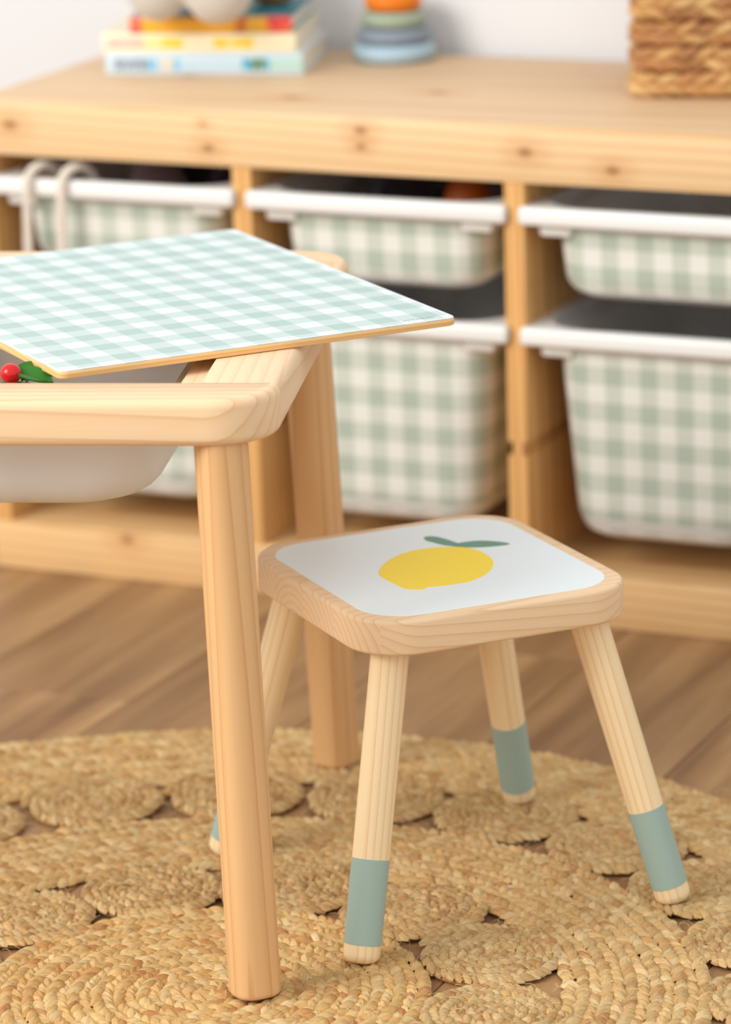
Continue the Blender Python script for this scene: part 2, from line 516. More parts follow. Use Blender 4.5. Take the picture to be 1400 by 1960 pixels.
make_bin('deep_bin', 'deep gingham bin behind the stool with its whole front clear of the table', LT, LB, xcs[2], gd_, ry=-.010, rv=-.0084)

# things lying in the top bins
def lump(name, label, cat, c, r, mat, group=None, seed=0, flat=1):
    b = ellipsoid((0, 0, 0), r, u=24, v=16)
    rs = np.random.default_rng(seed)
    dirs = rs.normal(size=(5, 3))
    for v in b.verts:
        q = Vector((v.co.x/r[0], v.co.y/r[1], v.co.z/r[2]))
        s = 1+.05*sum(math.sin(3*q.dot(Vector(d))+k) for k, d in enumerate(dirs))/2
        v.co = v.co*s
    o = obj(name, b, mat, loc=c)
    return tag(o, label, cat, group)
zf = BB+.006
lump('soft_toy_ball', 'dark charcoal felt ball in the bin with ropes', 'toy', (xcs[0]-.048, .26, zf+.051), (.044, .056, .049), MAT['charcoal'], seed=1)
lump('soft_toy_ball', 'black felt ball in the bin with ropes, next to the mauve cone', 'toy', (xcs[0]+.058, .20, zf+.047), (.034, .046, .045), MAT['charcoal'], seed=2)
b = lathe([(.0, 0), (.040, 0), (.044, .006), (.036, .05), (.022, .085), (.010, .112), (.004, .118), (.0, .119)], 28)
bmesh.ops.remove_doubles(b, verts=list(b.verts), dist=1e-5)
tag(obj('toy_cone', b, MAT['mauve'], loc=(xcs[0]-.022, .15, zf)), 'mauve grey cloth cone in the bin with ropes', 'toy')
lump('cloth_bundle', 'dark charcoal cloth bundle in the middle bin', 'cloth', (xcs[1]-.046, .20, zf+.049), (.046, .09, .047), MAT['charcoal'], seed=3)
lump('cloth_bundle', 'mauve grey cloth bundle in the middle bin beside the orange toy', 'cloth', (xcs[1]+.050, .25, zf+.050), (.042, .07, .048), MAT['mauve'], seed=4)
b = lathe([(.0, 0), (.026, 0), (.032, .01), (.03, .05), (.022, .085), (.012, .108), (.0, .114)], 24)
bmesh.ops.remove_doubles(b, verts=list(b.verts), dist=1e-5)
tag(obj('toy_skittle', b, MAT['orange_toy'], loc=(xcs[1]+.060, .10, zf)), 'burnt orange skittle toy peeking over the middle bin rim', 'toy')

# rope: three twisted strands, hung over the rim of the first bin, closing in a loop below
def rope_path():
    xa, xb = .072, .1135
    pts = [(xa+.013, .055, BT-.075), (xa+.013, .05, BT-.04), (xa+.012, .034, BT-.005), (xa+.008, .018, BT+.010), (xa+.004, .002, BT+.0125), (xa-.001, -.012, BT+.005), (xa-.002, -.0165, BT-.012), (xa-.002, -.0172, BT-.03),
           (xa-.003, -.0172, BT-.09), (xa-.001, -.0172, BT-.13)]
    for i in range(1, 8):
        a = math.pi*i/8
        pts.append(((xa+xb)/2-(xb-xa)/2*math.cos(a), -.0172, BT-.13-.03*math.sin(a)))
    q = [(xb+.013, .055, BT-.075), (xb+.013, .05, BT-.04), (xb+.012, .034, BT-.005), (xb+.008, .018, BT+.010), (xb+.004, .002, BT+.0125), (xb-.001, -.012, BT+.005), (xb-.002, -.0165, BT-.012), (xb-.002, -.0172, BT-.03),
         (xb-.003, -.0172, BT-.09), (xb, -.0172, BT-.13)]
    pts += q[::-1]
    out = []
    P = [Vector(p) for p in pts]
    for i in range(len(P)-1):
        p0, p1, p2, p3 = P[max(i-1, 0)], P[i], P[i+1], P[min(i+2, len(P)-1)]
        L = max(2, int((p2-p1).length/.0022))
        for k in range(L):
            t = k/L
            out.append(.5*((2*p1)+(p2-p0)*t+(2*p0-5*p1+4*p2-p3)*t*t+(3*p1-p0-3*p2+p3)*t**3))
    return out
rp = rope_path()
rope = thing('cotton_rope', 'white twisted cotton rope hung over the rim of a gingham bin', 'rope', (.0925, -.0172, BT-.16))
off = Vector((.0925, -.0172, BT-.16))
for s in range(3):
    path = []
    acc = 0
    for i, p in enumerate(rp):
        t = (rp[min(i+1, len(rp)-1)]-rp[max(i-1, 0)]).normalized()
        if i: acc += (p-rp[i-1]).length
        a = t.cross(Vector((1, .2, .1))).normalized(); c = t.cross(a)
        an = acc/.024*2*math.pi+s*2*math.pi/3
        path.append(p-off+(a*math.cos(an)+c*math.sin(an))*.0026)
    obj('rope_strand', tube(path, .0030, 6), MAT['rope'], rope)

# ------------------------------------------------------------------ things on top of the storage frame
def book(label, x, y, rz, L, dp, z0, th, spine, cover, inset=0):
    """local x along the spine (spine faces -y)"""
    t = thing('picture_book', label, 'book', (x, y, z0), rz, 'picture books stacked on the pine storage frame')
    cb = .0022
    obj('page_block', box(.003, L-.003, .004, dp-.003, cb, th-cb, .0004, 1), MAT['pages'], t, smooth=False)
    obj('back_cover', box(0, L, 0, dp, 0, cb, .0006, 1), cover, t)
    obj('front_cover', box(0, L, 0, dp, th-cb, th, .0006, 1), cover, t)
    b = box(0, L, -.0022, .002, 0, th, .0012, 2)
    obj('spine', b, spine, t)
    return t
def spine_mat(name, ground, stops, zlo, zhi):
    """flat print on a book spine: colour bands along the spine inside a stripe of height zlo..zhi"""
    m, nt, bs = new_mat(name)
    tc = N(nt, 'TexCoord'); sep = N(nt, 'SeparateXYZ'); nt.links.new(tc.outputs['Object'], sep.inputs[0])
    u = M_(nt, 'DIVIDE', sep.outputs[0], .225)
    c = ramp(nt, u, stops, 'CONSTANT')
    z = sep.outputs[2]
    k = M_(nt, 'MULTIPLY', M_(nt, 'GREATER_THAN', z, zlo), M_(nt, 'LESS_THAN', z, zhi))
    letters = noise(nt, VM(nt, 'MULTIPLY', tc.outputs['Object'], (1, 0, .5)), 260, 1)
    k = M_(nt, 'MULTIPLY', k, M_(nt, 'GREATER_THAN', letters, .38))
    nt.links.new(mix(nt, k, ground, c), bs.inputs['Base Color'])
    bs.inputs['Roughness'].default_value = .4
    return m
g = S(206, 222, 232)
sp1 = spine_mat('pale_blue_spine', g, [(0, g), (.04, S(148, 164, 180)), (.22, S(120, 200, 236)), (.26, S(220, 214, 196)), (.34, S(110, 198, 240)), (.37, S(196, 222, 236)), (.68, S(90, 176, 206)), (.73, S(96, 136, 96)), (.79, S(90, 176, 206)), (.82, S(186, 222, 210))], .005, .0185)
g2 = S(246, 234, 196)
sp2 = spine_mat('cream_spine', g2, [(0, S(242, 224, 214)), (.03, S(224, 190, 180)), (.21, S(246, 226, 150)), (.3, S(244, 208, 40)), (.41, g2), (.56, S(244, 206, 50)), (.62, S(236, 214, 110)), (.66, S(244, 208, 60)), (.76, g2)], .005, .016)
g3 = S(248, 180, 40)
sp3 = spine_mat('orange_spine', g3, [(0, S(226, 84, 84)), (.06, g3), (.52, S(214, 120, 50)), (.58, S(236, 180, 60)), (.64, S(244, 176, 50)), (.68, S(240, 70, 74))], -.001, .02)
cv1 = plain('pale_cover', S(214, 226, 228), .35, .4); cv2 = plain('cream_cover', S(232, 222, 190), .35, .4); cv3 = plain('teal_cover', S(50, 128, 142), .35, .4)
brz = math.atan2(.2402-.1845, .2795-.0637)
bx, by = .0637, .1845
ux, uy = math.cos(brz), math.sin(brz)
def bpos(u, v): return bx+ux*u-uy*v, by+uy*u+ux*v
x, y = bpos(0.002, 0); book('pale blue picture book at the bottom of the stack', x, y, brz, .2215, .16, H_, .0245, sp1, cv1)
x, y = bpos(-.002, .002); book('cream and yellow picture book in the middle of the stack', x, y, brz, .218, .155, H_+.0245, .021, sp2, cv2)
x, y = bpos(.030, .004); book('orange picture book with a red block on its spine, topmost of the stack', x, y, brz+.02, .181, .15, H_+.0455, .0175, sp3, cv3)
zt_books = H_+.063

# plush toy sitting on the books, feet over the spine edge
pl = bmesh.new()
fx, fy = bpos(.07, .0)
def pp(u, v, z): X, Y = bpos(u, v); return (X-fx, Y-fy, z)
ellipsoid(pp(.070, -.030, zt_books+.0335), (.033, .034, .033), pl, 24, 16)
ellipsoid(pp(.138, -.034, zt_books+.034), (.038, .036, .036), pl, 24, 16)
ellipsoid(pp(.078, .03, zt_books+.036), (.028, .07, .028), pl, 20, 12)
ellipsoid(pp(.128, .03, zt_books+.036), (.028, .07, .028), pl, 20, 12)
ellipsoid(pp(.103, .088, zt_books+.058), (.052, .046, .058), pl, 24, 16)
ellipsoid(pp(.103, .078, zt_books+.145), (.048, .046, .044), pl, 24, 16)
for s in (-1, 1):
    ellipsoid(pp(.103+s*.034, .08, zt_books+.195), (.016, .011, .03), pl, 16, 10)
    ellipsoid(pp(.103+s*.054, .072, zt_books+.08), (.018, .022, .040), pl, 16, 10)
plush = obj('plush_toy', pl, MAT['plush'], loc=(fx, fy, 0))
rm = plush.modifiers.new('remesh', 'REMESH'); rm.mode = 'VOXEL'; rm.voxel_size = .004; rm.use_smooth_shade = True
sm = plush.modifiers.new('smooth', 'SMOOTH'); sm.iterations = 6
tag(plush, 'cream fluffy plush toy sitting on the picture books with round feet', 'plush toy')
x, y = bpos(.172, .108)
b = lathe([(.0, 0), (.012, 0), (.020, .004), (.029, .016), (.033, .030), (.031, .030), (.026, .016), (.012, .006), (0, .005)], 30)
bmesh.ops.remove_doubles(b, verts=list(b.verts), dist=1e-5)
tag(obj('wooden_bowl', b, MAT['turned_wood'], loc=(x, y, zt_books)), 'small brown turned wooden bowl on the topmost book', 'bowl')

# stacking rings
rc = (.3345, .366)
zr = H_
for nm, R_, hh, mt, lb in (('light_blue', .0465, .0195, 'ring_light_blue', 'pale blue stacking ring at the bottom of the ring tower'),
                           ('slate', .0415, .0175, 'ring_slate', 'slate grey-blue stacking ring above the pale blue ring'),
                           ('sage', .0365, .0185, 'ring_sage', 'sage green stacking ring under the orange ring'),
                           ('orange', .0320, .0185, 'ring_orange', 'orange stacking ring above the sage green ring')):
    prof = []
    for i in range(17):
        a = 2*math.pi*i/16
        ce, se = math.cos(a), math.sin(a)
        e = .62
        prof.append((R_-.014+.014*math.copysign(abs(ce)**e, ce), hh/2+hh/2*math.copysign(abs(se)**e, se)))
    b = lathe(prof, 48)
    bmesh.ops.remove_doubles(b, verts=list(b.verts), dist=1e-6)
    tag(obj('stacking_ring', b, MAT[mt], loc=(rc[0], rc[1], zr)), lb, 'toy ring', 'rings of the stacking tower')
    zr += hh

# ------------------------------------------------------------------ braided strands (rug and basket)
def strand_template(nl=7, nc=9):
    """one strand crossing: unit length along x, unit width along y, dome height 1"""
    V, UV = [], []
    for i in range(nl):
        t = i/(nl-1)
        s = max(.20, math.sin(math.pi*(.06+.88*t))**.55)
        lift = .28+.72*math.sin(math.pi*(.10+.84*t))
        for j in range(nc):
            q = -1+2*j/(nc-1)
            z = math.sqrt(max(0, 1-q*q*.98))
            rid = .13*math.cos(q*math.pi*3)*(1-q*q)
            V.append((t-.5, q*.5*s, (z+rid)*lift)); UV.append((t, j/(nc-1)))
    F = []
    for i in range(nl-1):
        for j in range(nc-1):
            a = i*nc+j
            F.append((a, a+nc, a+nc+1, a+1))
    return np.array(V), np.array(UV), np.array(F)
TV, TUV, TF = strand_template()
PAL = np.array([S(228, 188, 126)[:3], S(218, 174, 110)[:3], S(238, 206, 150)[:3], S(222, 178, 112)[:3], S(232, 196, 136)[:3], S(208, 156, 90)[:3], S(194, 134, 68)[:3]])
PALC = np.array([S(236, 192, 124)[:3], S(226, 176, 104)[:3], S(242, 208, 148)[:3], S(228, 180, 108)[:3], S(238, 200, 136)[:3], S(212, 148, 78)[:3], S(196, 124, 58)[:3]])
PALB = np.array([S(224, 184, 124)[:3], S(212, 168, 106)[:3], S(232, 198, 142)[:3], S(216, 172, 108)[:3], S(226, 190, 132)[:3], S(202, 150, 88)[:3], S(186, 130, 70)[:3]])
PALW = np.array([.22, .2, .14, .18, .12, .09, .05])

def strands_mesh(name, pos, ang, size, mat, pal=PAL, palw=PALW, base=None, frame=None, keep=1.0):
    """pos (n,3), ang (n) direction in the surface, size (n,3) length/width/height; frame maps local to 3-D"""
    n = len(pos)
    nv, nf = len(TV), len(TF)
    v = TV[None]*size[:, None, :]
    bend = rng.normal(0, .10, n)[:, None]
    v[:, :, 1] += bend*size[:, None, 0]*(TV[None, :, 0]**2-.08)
    c, s = np.cos(ang)[:, None], np.sin(ang)[:, None]
    x = v[:, :, 0]*c-v[:, :, 1]*s; y = v[:, :, 0]*s+v[:, :, 1]*c
    tilt = rng.normal(0, .10, n)[:, None]*v[:, :, 0]
    out = np.stack([x, y, v[:, :, 2]+tilt*.6], -1)
    out = out+pos[:, None, :]
    if frame is not None: out = frame(out)
    verts = out.reshape(-1, 3)
    faces = (TF[None]+(np.arange(n)*nv)[:, None, None]).reshape(-1, 4)
    uvv = TUV[None]*np.array([1., 1.])+np.stack([rng.uniform(0, 50, n), rng.uniform(0, 50, n)], -1)[:, None, :]
    uvv = uvv.reshape(-1, 2)
    tints = pal[rng.choice(len(pal), n, p=palw)]*rng.uniform(.9, 1.08, n)[:, None]
    cols = np.repeat(np.c_[tints, np.ones(n)], nv, 0)
    if base is not None:
        bv, bf = base
        k = len(verts)
        verts = np.r_[verts, bv]; faces = list(map(tuple, faces))+[tuple(int(i)+k for i in f) for f in bf]
        cols = np.r_[cols, np.tile(np.array([[*S(186, 138, 82)[:3], 1]]), (len(bv), 1))]
        uvv = np.r_[uvv, np.asarray(bv)[:, :2]*30]
        faces = [tuple(f) for f in faces]
    else:
        faces = faces.tolist()
    me = bpy.data.meshes.new(name)
    me.from_pydata(verts.tolist(), [], faces)
    ca = me.color_attributes.new('tint', 'FLOAT_COLOR', 'POINT')
    ca.data.foreach_set('color', cols.astype(np.float32).ravel())
    ul = me.uv_layers.new(name='UVMap')
    li = np.zeros(len(me.loops), np.int32); me.loops.foreach_get('vertex_index', li)
    ul.data.foreach_set('uv', uvv[li].astype(np.float32).ravel())
    me.materials.append(mat)
    me.polygons.foreach_set('use_smooth', [True]*len(me.polygons))
    me.update()
    return me

def annulus(r0, r1, z0, z1, n=72):
    V, F = [], []
    for k in range(n):
        a = 2*math.pi*k/n
        ri = r0(a) if callable(r0) else r0; ro = r1(a) if callable(r1) else r1
        for r, z in ((ri, z0), (ro, z0), (ro, z1), (ri, z1)):
            V.append((r*math.cos(a), r*math.sin(a), z))
    for k in range(n):
        a, b = 4*k, 4*((k+1) % n)
        F += [(a, a+1, b+1, b), (a+1, a+2, b+2, b+1), (a+2, a+3, b+3, b+2), (a+3, a, b, b+3)]
    return np.array(V), F

def braid_part(r0, r1, w, h=.0066, wob=None, seed=0, twist=.52):
    """spiral braid between radii r0 and r1 round the local origin; w = width of one row of strands (two rows per braid)"""
    pos, ang, size = [], [], []
    turns = max(1, int(round((r1-r0)/(2*w))))
    w = (r1-r0)/(2*turns)
    for k in range(turns):
        rc_ = r0+(k+.5)*2*w
        if r0 < .003 and k == 0:
            rc_ = w*1.05
        step = w*.95
        for side in (-1, 1):
            rr0 = rc_+side*w*.5
            if rr0 < .002:
                pos.append((0, 0, .0025)); ang.append(0); size.append((w*1.6, w*1.2, h)); continue
            cnt = max(4, int(round(2*math.pi*rr0/step)))
            for i in range(cnt):
                a = 2*math.pi*(i+(.5 if side > 0 else 0))/cnt
                spiral = (a/(2*math.pi)-.5)*2*w*.98 if r0 > .003 or k > 0 else 0
                rr = rr0+spiral*.6
                if wob: rr = r0+(rr-r0)*wob(a)
                pos.append((rr*math.cos(a), rr*math.sin(a), .0024+.0005*side))
                ang.append(a+math.pi/2-side*twist)
                size.append((w*2.15, w*1.06, h))
    n = len(pos)
    pos = np.array(pos); ang = np.array(ang)+rng.normal(0, .10, n); size = np.array(size)
    size *= rng.normal(1, .07, (n, 3)).clip(.8, 1.25)
    pos[:, :2] += rng.normal(0, .0005, (n, 2)); pos[:, 2] += rng.normal(0, .0006, n)
    rin = 0 if r0 < .003 else r0+.001
    rout = (lambda a: r0+(r1-r0)*wob(a)-.003) if wob else r1-.003
    return pos, ang, size, annulus(max(rin, .0005), rout, .0002, .0042)

RC = Vector((.765, -1.04, 0))
rug = thing('jute_rug', 'round golden jute rug of braided rings and medallions under the table and stool', 'rug', RC)
def rug_part(name, args, loc=(0, 0, 0), tilt=(0, 0, 0), me=None, pal=PAL, **kw):
    if me is None:
        p, a, s, base = braid_part(*args, **kw)
        me = strands_mesh(name, p, a, s, MAT['jute'], pal=pal, base=base)
    o = bpy.data.objects.new(name, me); COL.objects.link(o)
    o.parent = rug; o.location = loc; o.rotation_euler = tilt
    return o
rug_part('centre_medallion', (0, .183, .0088), pal=PALC)
for k, a in enumerate((9.5, 39.5, 69.5, 99, 128, 157.5, 187.5, 217, 246, 276, 306, 337.5)):
    r = .2365
    rug_part('inner_medallion', (0, .0592, .0080), (r*math.cos(math.radians(a)), r*math.sin(math.radians(a)), random.uniform(0, .0012)),
             (random.uniform(-.012, .012), random.uniform(-.012, .012), random.uniform(0, 6)), pal=PALB)
rug_part('middle_braid_ring', (.291, .407, .0096))
n2 = 23
protos = [None, None, None]
for k in range(n2):
    a = math.radians(81.5+k*360/n2)
    r = .463+.011*math.cos(a-math.radians(150))
    c = k % 3
    o = rug_part('outer_medallion', (0, .0615, .0084), (r*math.cos(a), r*math.sin(a), random.uniform(0, .0012)),
                 (random.uniform(-.012, .012), random.uniform(-.012, .012), random.uniform(0, 6)), me=protos[c], pal=PALB)
    protos[c] = o.data
rug_part('outer_braid_ring', (.514, .615, .0106), wob=lambda a: 1+(.05*math.cos(a-math.radians(150)))/.101)
# loose jute hairs
fv, ff = [], []
def hair(p, L, az, el):
    k0 = len(fv)
    curl = random.uniform(-2.2, 2.2)
    x, y, z = p
    for i in range(5):
        t = i/4
        rr = .00013*(1-.5*t)
        for q in range(3):
            an = 2*math.pi*q/3
            fv.append((x+rr*math.cos(an), y+rr*math.sin(an)*.7, z+rr*math.sin(an)))
        az2 = az+curl*t
        x += L/4*math.cos(az2)*math.cos(el); y += L/4*math.sin(az2)*math.cos(el)
        z = max(.007, z+L/4*math.sin(el)); el -= .35
    for i in range(4):
        for q in range(3):
            a = k0+i*3+q; b_ = k0+i*3+(q+1) % 3
            ff.append((a, b_, b_+3, a+3))
for i in range(2600):
    a = random.uniform(math.radians(-60), math.radians(200)); r = .62*math.sqrt(random.uniform(.02, 1))
    hair((r*math.cos(a), r*math.sin(a), .0085), random.uniform(.008, .022), random.uniform(0, 6.28), random.uniform(0, .7))
me = bpy.data.meshes.new('loose_fibres'); me.from_pydata(fv, [], ff)
hf = obj('loose_fibres', me, MAT['jute_hair'], rug)
hf['kind'] = 'stuff'

# ------------------------------------------------------------------ woven basket
bz = math.atan2(.2149-.1881, .7814-.6798)
basket = thing('woven_basket', 'honey brown braided basket at the end of the storage frame top', 'basket', (.6845, .1895, H_), bz)
BW, BD, BH = .245, .165, .16
HPAL = np.array([S(234, 178, 106)[:3], S(218, 154, 86)[:3], S(242, 194, 126)[:3], S(202, 130, 70)[:3], S(226, 166, 94)[:3], S(176, 104, 52)[:3]])
HW = np.array([.22, .20, .18, .16, .12, .12])
rows = 6
rowh = BH/rows
per = [(BW, 0), (BD, 1), (BW, 2), (BD, 3)]
def basket_frame(z0):
    outl = rrect(BW, BD, .014, 5, BW/2, BD/2)
    P = np.array(outl+[outl[0]])
    seg = np.hypot(*(P[1:]-P[:-1]).T); cum = np.r_[0, np.cumsum(seg)]
    def f(o):
        s = np.mod(o[..., 0], cum[-1])
        i = np.clip(np.searchsorted(cum, s, side='right')-1, 0, len(seg)-1)
        t = (s-cum[i])/np.maximum(seg[i], 1e-9)
        p = P[i]+(P[i+1]-P[i])*t[..., None]
        d = (P[i+1]-P[i])/np.maximum(seg[i], 1e-9)[..., None]
        nrm = np.stack([d[..., 1], -d[..., 0]], -1)
        q = p+nrm*(o[..., 2][..., None]-.005)
        return np.stack([q[..., 0], q[..., 1], z0+o[..., 1]], -1)
    return f, cum[-1]
for k in range(rows):
    f, per_ = basket_frame(k*rowh+.0005)
    cnt = int(per_/.020)
    pos, ang, size = [], [], []
    for side in (-1, 1):
        for i in range(cnt):
            pos.append(((i+(.5 if side > 0 else 0))*per_/cnt, rowh/2+side*rowh*.205, 0)); ang.append(side*.33+math.pi*(side > 0))
            size.append((.036, .0118, .013))
    n = len(pos)
    size = np.array(size)*rng.normal(1, .08, (n, 3)).clip(.8, 1.25)
    me = strands_mesh('braid_row', np.array(pos), np.array(ang)+rng.normal(0, .08, n), size, MAT['hyacinth'], HPAL, HW, frame=f)
    o = bpy.data.objects.new('braid_row', me); COL.objects.link(o); o.parent = basket
outl = lambda ins: rrect(BW-.006-2*ins, BD-.006-2*ins, .012, 5, BW/2, BD/2)
inl = lambda ins: rrect(BW-.014, BD-.014, .010, 5, BW/2, BD/2)
rings = [[(x, y, .0006) for x, y in outl(0)], [(x, y, BH-.002) for x, y in outl(0)], [(x, y, BH-.002) for x, y in inl(0)], [(x, y, .006) for x, y in inl(0)]]
obj('basket_lining', loft(rings), plain('basket_core', S(120, 70, 32), .9, .1), basket)

# ------------------------------------------------------------------ the table
TZ = .495
RUGZ = .0085
TA = math.radians(17.5)
table = thing('play_table', 'pine play table with splayed round legs and a white tub in its open frame', 'table', (.3502, -.8878, 0), TA)
LX, LY, TH, RW = .42, .283, .037, .058
# long rails run the whole length and carry the rounded outer corners; end rails sit between them
def rail_outline(sy):
    def f(ins):
        r = .052
        rr = (r-ins, r-ins, .0015, .0015) if sy > 0 else (.0015, .0015, r-ins, r-ins)
        return rrect(2*LX-2*ins, RW-ins, rr, 8, 0, sy*(LY-RW/2-ins/2))
    return f
for sy in (-1, 1):
    obj('long_rail', slab(rail_outline(sy), TZ-TH, TZ, .0075, 5), MAT['table'], table)
for sx in (-1, 1):
    yv = LY-RW+.0005
    obj('end_rail', slab(lambda ins: [(x, y) for x, y in rrect(.064-1.25*ins, 2*yv, .0008, 2, sx*(LX-.032-ins*.375), 0)], TZ-TH, TZ, .0075, 5), MAT['table_end'], table)
    a, c = sorted((sx*(LX-.0635), sx*(LX-.086)))
    obj('bin_ledge', box(a, c, -yv+.001, yv-.001, TZ-.027, TZ-.010, .002, 2), MAT['table_end'], table)
for sy in (-1, 1):
    a, c = sorted((sy*(LY-RW+.0005), sy*(LY-RW-.008)))
    obj('bin_runner', box(-LX+.0855, LX-.0855, a, c, TZ-.032, TZ-.022, .0015, 1), MAT['table'], table)
def leg_mesh(name, L, r0, r1, round_=.006, square=0.0, n=32):
    """leg along -z from 0 to -L; square > 0 flattens the sides a little"""
    rings = []
    prof = [(0, r0), (.25, r0+(r1-r0)*.25), (.5, r0+(r1-r0)*.5), (.75, r0+(r1-r0)*.75)]
    rings = [(r, -L*t) for t, r in prof]
    for i in range(6):
        a = math.pi/2*i/5
        rings.append((r1-round_+round_*math.cos(a), -L+round_-round_*math.sin(a)))
    R = []
    for r, z in rings:
        ring = []
        for i in range(n):
            th = 2*math.pi*i/n
            c, s = abs(math.cos(th)), abs(math.sin(th))
            p = 2+square
            k = (c**p+s**p)**(-1/p)
            ring.append((r*k*math.cos(th), r*k*math.sin(th), z))
        R.append(ring)
    b = loft(R[::-1])
    return b
lm = None
for sx in (-1, 1):
    for sy in (-1, 1):
        top = Vector((sx*.376, sy*.256, TZ-TH+.002)); foot = Vector((sx*.391, sy*.280, RUGZ+.001))
        d = foot-top
        if lm is None:
            b = leg_mesh('leg', d.length, .0198, .0195, .005, .7)
            lm = bpy.data.meshes.new('leg'); b.to_mesh(lm); b.free(); lm.materials.append(MAT['table_leg'])
        o = obj('leg', lm, None, table)
        q = (-d).to_track_quat('Z', 'Y')
        o.rotation_mode = 'QUATERNION'; o.rotation_quaternion = q; o.location = top

# tub hanging between the rails
tub = thing('toy_tub', 'white rounded plastic tub hanging inside the table frame', 'tub', (.3502, -.8878, 0), TA)
n = 8
tw, td, th_ = .285, .436, .090
tcx, tcy = LX-.086-.15, 0
ztt = TZ-.021; zbt = ztt-th_
def tsec(z, off=0, f=0):
    k = (z-zbt)/th_
    return [(x, y, z) for x, y in rrect(tw-.03*(1-k)-2*f-2*off, td-.03*(1-k)-2*f-2*off, max(.055-f*.3, .02), n, tcx, tcy)]
rz = .034
rings = []
for i in range(7):
    a = math.pi/2*i/6
    rings.append(tsec(zbt+rz*(1-math.cos(a)), 0, rz*(1-math.sin(a))))
rings += [tsec(zbt+.06), tsec(ztt-.001)]
rings += [tsec(ztt-.001, .0025), tsec(zbt+.06, .0025)]
for i in range(6, 0, -1):
    a = math.pi/2*i/6
    rings.append(tsec(zbt+.0025+rz*(1-math.cos(a)), .0025, rz*(1-math.sin(a))))
obj('tub_body', loft(rings), MAT['tub_plastic'], tub)
b = bmesh.new()
inn = rrect(tw-.004, td-.004, .055, n, tcx, tcy); out = rrect(.30, LY*2-RW*2-.004, .03, n, tcx, tcy)
rr = [[(x, y, ztt-.001) for x, y in inn], [(x, y, ztt-.001) for x, y in out], [(x, y, ztt+.003) for x, y in out], [(x, y, ztt+.003) for x, y in inn], [(x, y, ztt-.001) for x, y in inn]]
loft(rr, False, False, b); bmesh.ops.remove_doubles(b, verts=list(b.verts), dist=1e-6)
obj('tub_rim', b, MAT['tub_plastic'], tub)

# toy vegetables heaped in the tub
RT = Matrix.Translation((.3502, -.8878, 0)) @ Matrix.Rotation(TA, 4, 'Z')
def tl(x, y, z): return RT @ Vector((x, y, z))
def veg(kind, label, c, r, mat, seed):
    return lump(kind, label, 'toy vegetable', tuple(tl(*c)), (r, r, r*.95), mat, 'toy vegetables in the tub', seed)
lx, ly = .205, -.197
zfl = zbt+.004
b = bmesh.new()
ellipsoid((0, 0, 0), (.044, .044, .044), b, 24, 16)
lett = thing('toy_lettuce', 'green felt lettuce with pointed leaves in the white tub', 'toy vegetable', tuple(tl(lx+.003, ly+.018, zfl)), TA)
obj('lettuce_head', ellipsoid((0, .004, .0475), (.030, .030, .0475), None, 24, 16), MAT['toy_leaf'], lett)
def leaf_mesh(L, w, curl, th=.0014):
    nu, nv_ = 10, 6
    b = bmesh.new()
    top, bot = [], []
    for i in range(nu+1):
        t = i/nu
        ww = w*math.sin(math.pi*min(1, t*.96+.03))**.75
        rowt, rowb = [], []
        for j in range(nv_+1):
            q = -1+2*j/nv_
            z = curl*L*t*t+abs(q)*w*.22-(.0012 if abs(q) < .2 else 0)
            rowt.append(b.verts.new((L*t, q*ww, z))); rowb.append(b.verts.new((L*t, q*ww, z-th)))
        top.append(rowt); bot.append(rowb)
    for i in range(nu):
        for j in range(nv_):
            b.faces.new((top[i][j], top[i+1][j], top[i+1][j+1], top[i][j+1]))
            b.faces.new((bot[i][j], bot[i][j+1], bot[i+1][j+1], bot[i+1][j]))
        b.faces.new((top[i][0], bot[i][0], bot[i+1][0], top[i+1][0]))
        b.faces.new((top[i][nv_], top[i+1][nv_], bot[i+1][nv_], bot[i][nv_]))
    b.faces.new([top[0][j] for j in range(nv_+1)]+[bot[0][j] for j in range(nv_, -1, -1)])
    b.faces.new([top[nu][j] for j in range(nv_, -1, -1)]+[bot[nu][j] for j in range(nv_+1)])
    return b
for (az, L, w, cu, z) in ((-.12, .031, .0105, -.30, .108), (.35, .036, .012, -.22, .107), (1.6, .034, .013, -.3, .100), (2.8, .034, .013, -.4, .095)):
    obj('lettuce_leaf', leaf_mesh(L, w, cu), MAT['toy_leaf'], lett, (-.004 if z > .1 else 0, -.014 if az < .2 else -.004, z), (.25, .0, az))
def tomato(label, c, r):
    t = thing('toy_tomato', label, 'toy vegetable', tuple(tl(*c)), 0, 'toy tomatoes in the tub')
    obj('tomato_body', ellipsoid((0, 0, 0), (r, r, r*.95), None, 28, 18), MAT['tomato'], t)
    return t
tomato('small glossy red toy tomato beside the green leaf in the white tub', (lx-.0035, ly+.002, TZ+.0005), .0085)
tomato('large red toy tomato lying low in the white tub', (lx-.045, ly+.10, zfl+.0295), .031)

